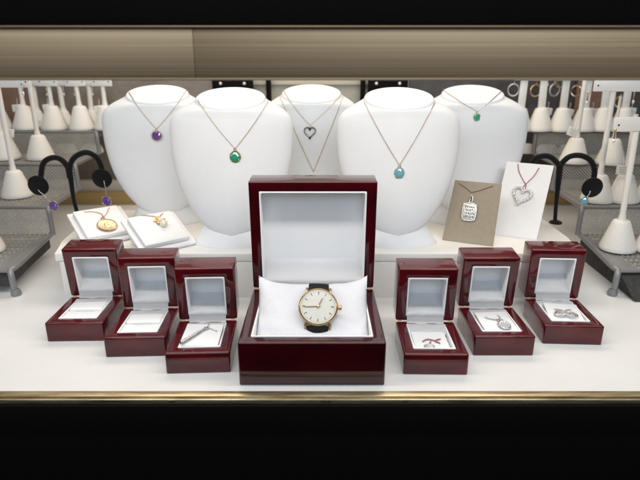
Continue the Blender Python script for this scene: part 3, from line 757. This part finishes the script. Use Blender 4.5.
# tags
for (px, py, yv, rz, lab) in ((17.5,108,54.2,.08,'white price tag hanging in the back row near the left frame edge'), (48,107.5,54.2,.15,'white price tag hanging against the second back row cone on the left'),
    (39,123,54,.2,'small price tag beside the left post above the third step'), (99.5,109,54.2,.12,'white price tag hanging beside the back left bust'), (9,133,43,-.12,'white price tag on the third step cone at the left edge'),
    (547,111,54.5,-.15,'white price tag hanging from the second back row stand on the right'), (568.5,112,54.5,-.2,'white price tag hanging from the third back row stand on the right'),
    (592,111.5,54.5,-.1,'white price tag hanging from the fourth back row stand on the right'), (631,111,54.5,-.1,'white price tag in the back row at the right frame edge'),
    (572.5,132,40,-.35,'white price tag on the cone behind the right black stand'), (622,170,31.5,-.1,'white price tag on the second step of the right riser')):
    far = yv > 50
    price_tag(at_y(px, py, yv), 1.75 if far else 1.5, 1.15 if far else 1.25, -rz, lab)
# hoops
for (px, py, R, m_, lab) in ((513.5,90,.85,'silver','silver hoop earring in the back row nearest the back right bust'), (536,90.5,.85,'gold','gold and silver hoop earring second from the back right bust'),
    (554.5,90,.85,'silver','silver hoop earring third from the back right bust'), (576,91,.75,'rosegold','small rose gold hoop left of the wide white crossbar'), (545,83.5,.55,'gold','small gold hoop just under the top rail'),
    (560,83.5,.55,'gold','small gold hoop under the top rail beside the silver hoop'), (524,83,.5,'gold','small gold hoop close to the back right bust under the rail'), (620,102,.8,'gold','long gold hoop earring behind the wide white crossbar')):
    hoop(at_y(px, py, 53.6), R, m_, lab, random.uniform(-.5,.5))
def stud_drop(p, m_, gm, label, L=1.2):
    t = thing('drop_earring', label, 'earring', mtx=T3(p), group='drop earrings on the white crossbars')
    bm = bmesh.new(); sph(bm, (0,-.05,0), .16, 10); tube(bm, [(0,0,0),(0,-.05,-L*.5),(0,0,-L)], .09, 8); obj('drop', bm, m_, t)
    bm = bmesh.new(); gem(bm, .36, .5, .25, 8, T3((0,-.1,-L))); obj('gemstone', bm, gm, t, smooth=False)
for (px, py, yv, m_, lab) in ((588,93,33.2,'gold','gold drop earring at the left end of the wide white crossbar'), (634.5,92,33.2,'gold','gold drop earring at the right end of the wide white crossbar'),
                              (615,130,23.2,'gold','gold drop earring at the left end of the lower white crossbar'), (22,84,35,'silver','silver drop earring at the end of the left white crossbar'), (46,87,55.4,'gold','gold drop earring in the left back row, nearest the wide left crossbar'), (63,87,55.4,'silver','silver drop earring in the left back row, second from the crossbar'), (74,87,55.4,'gold','gold drop earring in the left back row, above the middle cones'), (92,87,55.4,'silver','silver drop earring in the left back row, above the last whole cone'), (104,87,55.4,'gold','gold drop earring in the left back row, nearest the bust')):
    stud_drop(at_y(px, py, yv), m_, 'crystal', lab)
# pale pads and cones seen behind the mesh of the top step
for i, (px, py) in enumerate(((499,127),(519,127),(524,148),(547,149),(569,149),(46,147),(66,148),(92,148))):
    p = at_y(px, py, 60.5 if py < 140 else 56.5)
    t = thing('ring_pad', 'pale rounded ring pad ' + ('behind the back row cones beside the back right bust', 'between the back right bust and the back row cones', 'under the right back row, nearest the bust', 'under the right back row, in the middle', 'under the right back row, farthest from the bust', 'under the left back row, nearest the frame edge', 'under the left back row, in the middle', 'under the left back row, nearest the back left bust')[i], 'ring pad', p, (0,0,0), 'pale ring pads on the back shelf')
    bm = bmesh.new(); lathe(bm, [(1.5,-.9),(1.9,-.75),(1.95,-.3),(1.6,.5),(1.1,.75)], 24, sy=.6); obj('cushion', bm, 'cone', t)
    bm = bmesh.new(); box(bm, (0,-.1,.72), (1.2,.16,.16), .04); obj('slot', bm, 'pale', t)

# ------------------------------------------------------------------ black velvet earring stands
def velvet_stand(Yv, stem_px, arms, discs, base, label):
    """stem_px: pixels from the fork downwards; arms: list of pixel paths; discs: (px, py, radius cm)"""
    P = lambda q: at_y(q[0], q[1], Yv)
    b = Vector(base); t = thing('velvet_earring_stand', label, 'earring stand', b, (0,0,0), 'black velvet earring stands')
    bm = bmesh.new(); pts = [P(q)-b for q in stem_px]+[Vector((0,0,.3))]
    tube(bm, spline(pts, 5), .3, 10, rf=lambda i: .42-.018*min(i, 10)); obj('stem', bm, 'velvet', t)
    bm = bmesh.new(); lathe(bm, [(.75,0),(.8,.1),(.72,.25),(.35,.4)], 28); obj('foot', bm, 'velvet', t)
    for a, (dx, dy, r) in zip(arms, discs):
        bm = bmesh.new(); tube(bm, spline([P(q)-b for q in a], 8), .34, 10); arm = obj('arm', bm, 'velvet', t)
        c = P((dx, dy))-b+Vector((0,-.3,0)); bm = bmesh.new(); lathe(bm, [(r*.9,-.16),(r,-.08),(r,.08),(r*.9,.16)], 36, T3(c) @ RX(pi/2+.12)); obj('disc', bm, 'velvet', arm)
velvet_stand(29, [(68.5,166),(71,180),(73.5,198),(77,212)], [[(70,178),(67,166),(60,159),(51,158),(43,164),(40.5,180)], [(70,178),(70,166),(75,157),(86,152.5),(96,157),(101,166),(103,178)]], [(39.5,185,1.28),(103,178,1.22)],
    (at_y(79.5,222,29).x, 29, PZ+.02), 'black velvet earring stand with two looped arms behind the gold coin pad')
velvet_stand(28, [(560,164),(558,185),(556,205),(555,222)], [[(559,175),(559,166),(552,158),(543,156),(534,160),(529,172),(528,184)], [(559,175),(561,165),(569,157),(580,155.5),(590,160),(594.5,170),(593,182)]], [(528,188,1.25),(591,187,1.28)],
    (at_y(554.5,230,28).x, 28, PZ+.02), 'black velvet earring stand with two looped arms, behind the white card on the right')
def drop(px0, py0, px1, py1, Yv, gm, label, metal='silver', halo=False, sz=.95, hooky=True):
    a = at_y(px0, py0, Yv); b = at_y(px1, py1, Yv); t = thing('gem_earring', label, 'earring', mtx=T3(a), group='gem drop earrings on the velvet stands'); v = b-a
    bm = bmesh.new(); tube(bm, spline([(0,.4,.1),(0,-.05,0),v*.4+Vector((.1,-.1,0)),v*.75], 6), .06, 6); obj('hook', bm, metal, t)
    bm = bmesh.new(); m_ = T3(v+Vector((0,-.1,-.1))); gem(bm, sz, sz*1.15, .5, 10, m_); obj('gemstone', bm, gm, t, smooth=False)
    bm = bmesh.new(); ringbm(bm, sz*.54, .07, m_, 24, 6, sz=1.12)
    if halo:
        for k in range(12): sph(bm, m_ @ Vector((cos(k*pi/6)*sz*.55, -.08, sin(k*pi/6)*sz*.62)), .09, 7)
    obj('setting', bm, 'silver', t)
drop(38.5,190,54,205,28.3,'amethyst','purple gem earring on a hook hanging left, from the left velvet disc', sz=1.0)
drop(104,181,107,200,28.3,'amethyst','purple gem earring with a clear halo hanging from the inner velvet disc', halo=True, sz=1.0)
drop(590,191,584,200,27.3,'aqua','pale blue gem earring hanging from the right velvet disc', sz=.85)

# ------------------------------------------------------------------ back of the case
def stud_board(px, py0, px1, yv, label):
    a = at_y(px, py0, yv); b = at_y(px1, py0, yv); w_ = b.x-a.x; c = (a+b)/2
    t = thing('stud_board', label, 'earring board', (c.x, yv, 0), (0,0,0), 'black earring boards on the back wall')
    bm = bmesh.new(); box(bm, (0, .3, 12), (w_, .5, 24), .06); obj('board', bm, 'black2', t)
    bm = bmesh.new(); box(bm, (0, .5, .5), (w_*1.1, 2.2, 1.0), .06); obj('foot', bm, 'black2', t)
    for s in (-1, 1):
        for zz in (at_y(px, 83.5, yv).z, 18.6, 15.6):
            bm = bmesh.new(); sph(bm, (s*w_*.29, -.05, zz), .3, 12); obj('stud', bm, 'crystal', t)
stud_board(212, 85, 253, 62.6, 'black board with paired white stud earrings behind the front left bust')
stud_board(368, 85, 408, 62.6, 'black board with paired white stud earrings behind the front right bust')
for px, lab in ((268.5, 'narrow black upright on the back wall left of the centre bust'), (363, 'narrow black upright on the back wall right of the centre bust')):
    p = at_y(px, 90, 63.5); t = thing('black_upright', lab, 'upright', (p.x, 63.5, 0), (0,0,0), 'black uprights of the back wall')
    bm = bmesh.new(); box(bm, (0, .4, 14), (.9, .8, 28), .06); obj('bar', bm, 'black2', t)
    bm = bmesh.new(); box(bm, (0, .4, .3), (1.6, 1.6, .6), .06); obj('foot', bm, 'black2', t)
# cream band and hanging brown panels on the back wall
t = thing('cream_band', 'cream band along the top of the back wall', 'band', (0, 65.4, at_y(320, 82, 65.4).z-.45))
bm = bmesh.new(); box(bm, (0, 0, .45), (33, .4, 1.0), .05); obj('band_strip', bm, 'strip', t)
for (px, w_, m_, lab) in ((8, 9, 'brown', 'reddish brown panel on the back wall at the left edge'), (592, 6, 'brown', 'reddish brown panel on the back wall behind the right earring stands'), (78, 9, 'pale', 'grey panel on the back wall behind the left back row')):
    p = at_y(px, 100, 64.8); t = thing('wall_panel', lab, 'panel', (p.x, 64.8, 14))
    if m_ == 'pale': m_ = 'wall_l'
    bm = bmesh.new(); box(bm, (0, .2, 4.5), (w_, .5, 13), .08); obj('board', bm, m_, t)
    bm = bmesh.new(); box(bm, (0, .15, -2.2), (w_+.3, .7, .5), .08); obj('bottom_trim', bm, 'tube', t)

# ------------------------------------------------------------------ light
wd = bpy.data.worlds.new('World'); scene.world = wd; wd.use_nodes = True
bg = wd.node_tree.nodes['Background']; bg.inputs['Strength'].default_value = .2
wt = wd.node_tree; wtc = wt.nodes.new('ShaderNodeTexCoord'); wsep = wt.nodes.new('ShaderNodeSeparateXYZ'); wr_ = wt.nodes.new('ShaderNodeValToRGB')
wmr = wt.nodes.new('ShaderNodeMapRange'); wmr.inputs['From Min'].default_value = -.5; wmr.inputs['From Max'].default_value = .5
wt.links.new(wtc.outputs['Generated'], wsep.inputs[0]); wt.links.new(wsep.outputs['Z'], wmr.inputs['Value']); wt.links.new(wmr.outputs[0], wr_.inputs[0])
wr_.color_ramp.elements[0].position = .40; wr_.color_ramp.elements[0].color = (.05,.04,.032,1); wr_.color_ramp.elements[1].position = .62; wr_.color_ramp.elements[1].color = (1.0,.95,.88,1)
wt.links.new(wr_.outputs[0], bg.inputs['Color'])
def area(name, loc, target, sx, sy, power, col):
    l = bpy.data.lights.new(name, 'AREA'); l.shape = 'RECTANGLE'; l.size = sx*S; l.size_y = sy*S; l.energy = power; l.color = col
    o = bpy.data.objects.new(name, l); COL.objects.link(o); o.location = Vector(loc)*S
    o.rotation_euler = (Vector(target)-Vector(loc)).to_track_quat('-Z', 'Y').to_euler(); return o
area('strip_lamp', (0, .8, 29.5), (0, 15, 6), 84, 2.0, 1.3, (1.0,.965,.91))
area('ceiling_lamp', (0, 42, 58), (0, 36, 0), 90, 22, 3.2, (1.0,.86,.69))
area('shop_window', (0, -190, 130), (0, 0, 8), 220, 130, 26, (.66,.83,1.0))
vs = scene.view_settings; vs.view_transform = 'Standard'; vs.look = 'None'; vs.exposure = 0; vs.gamma = 1
scene.render.resolution_x = 1024; scene.render.resolution_y = 768
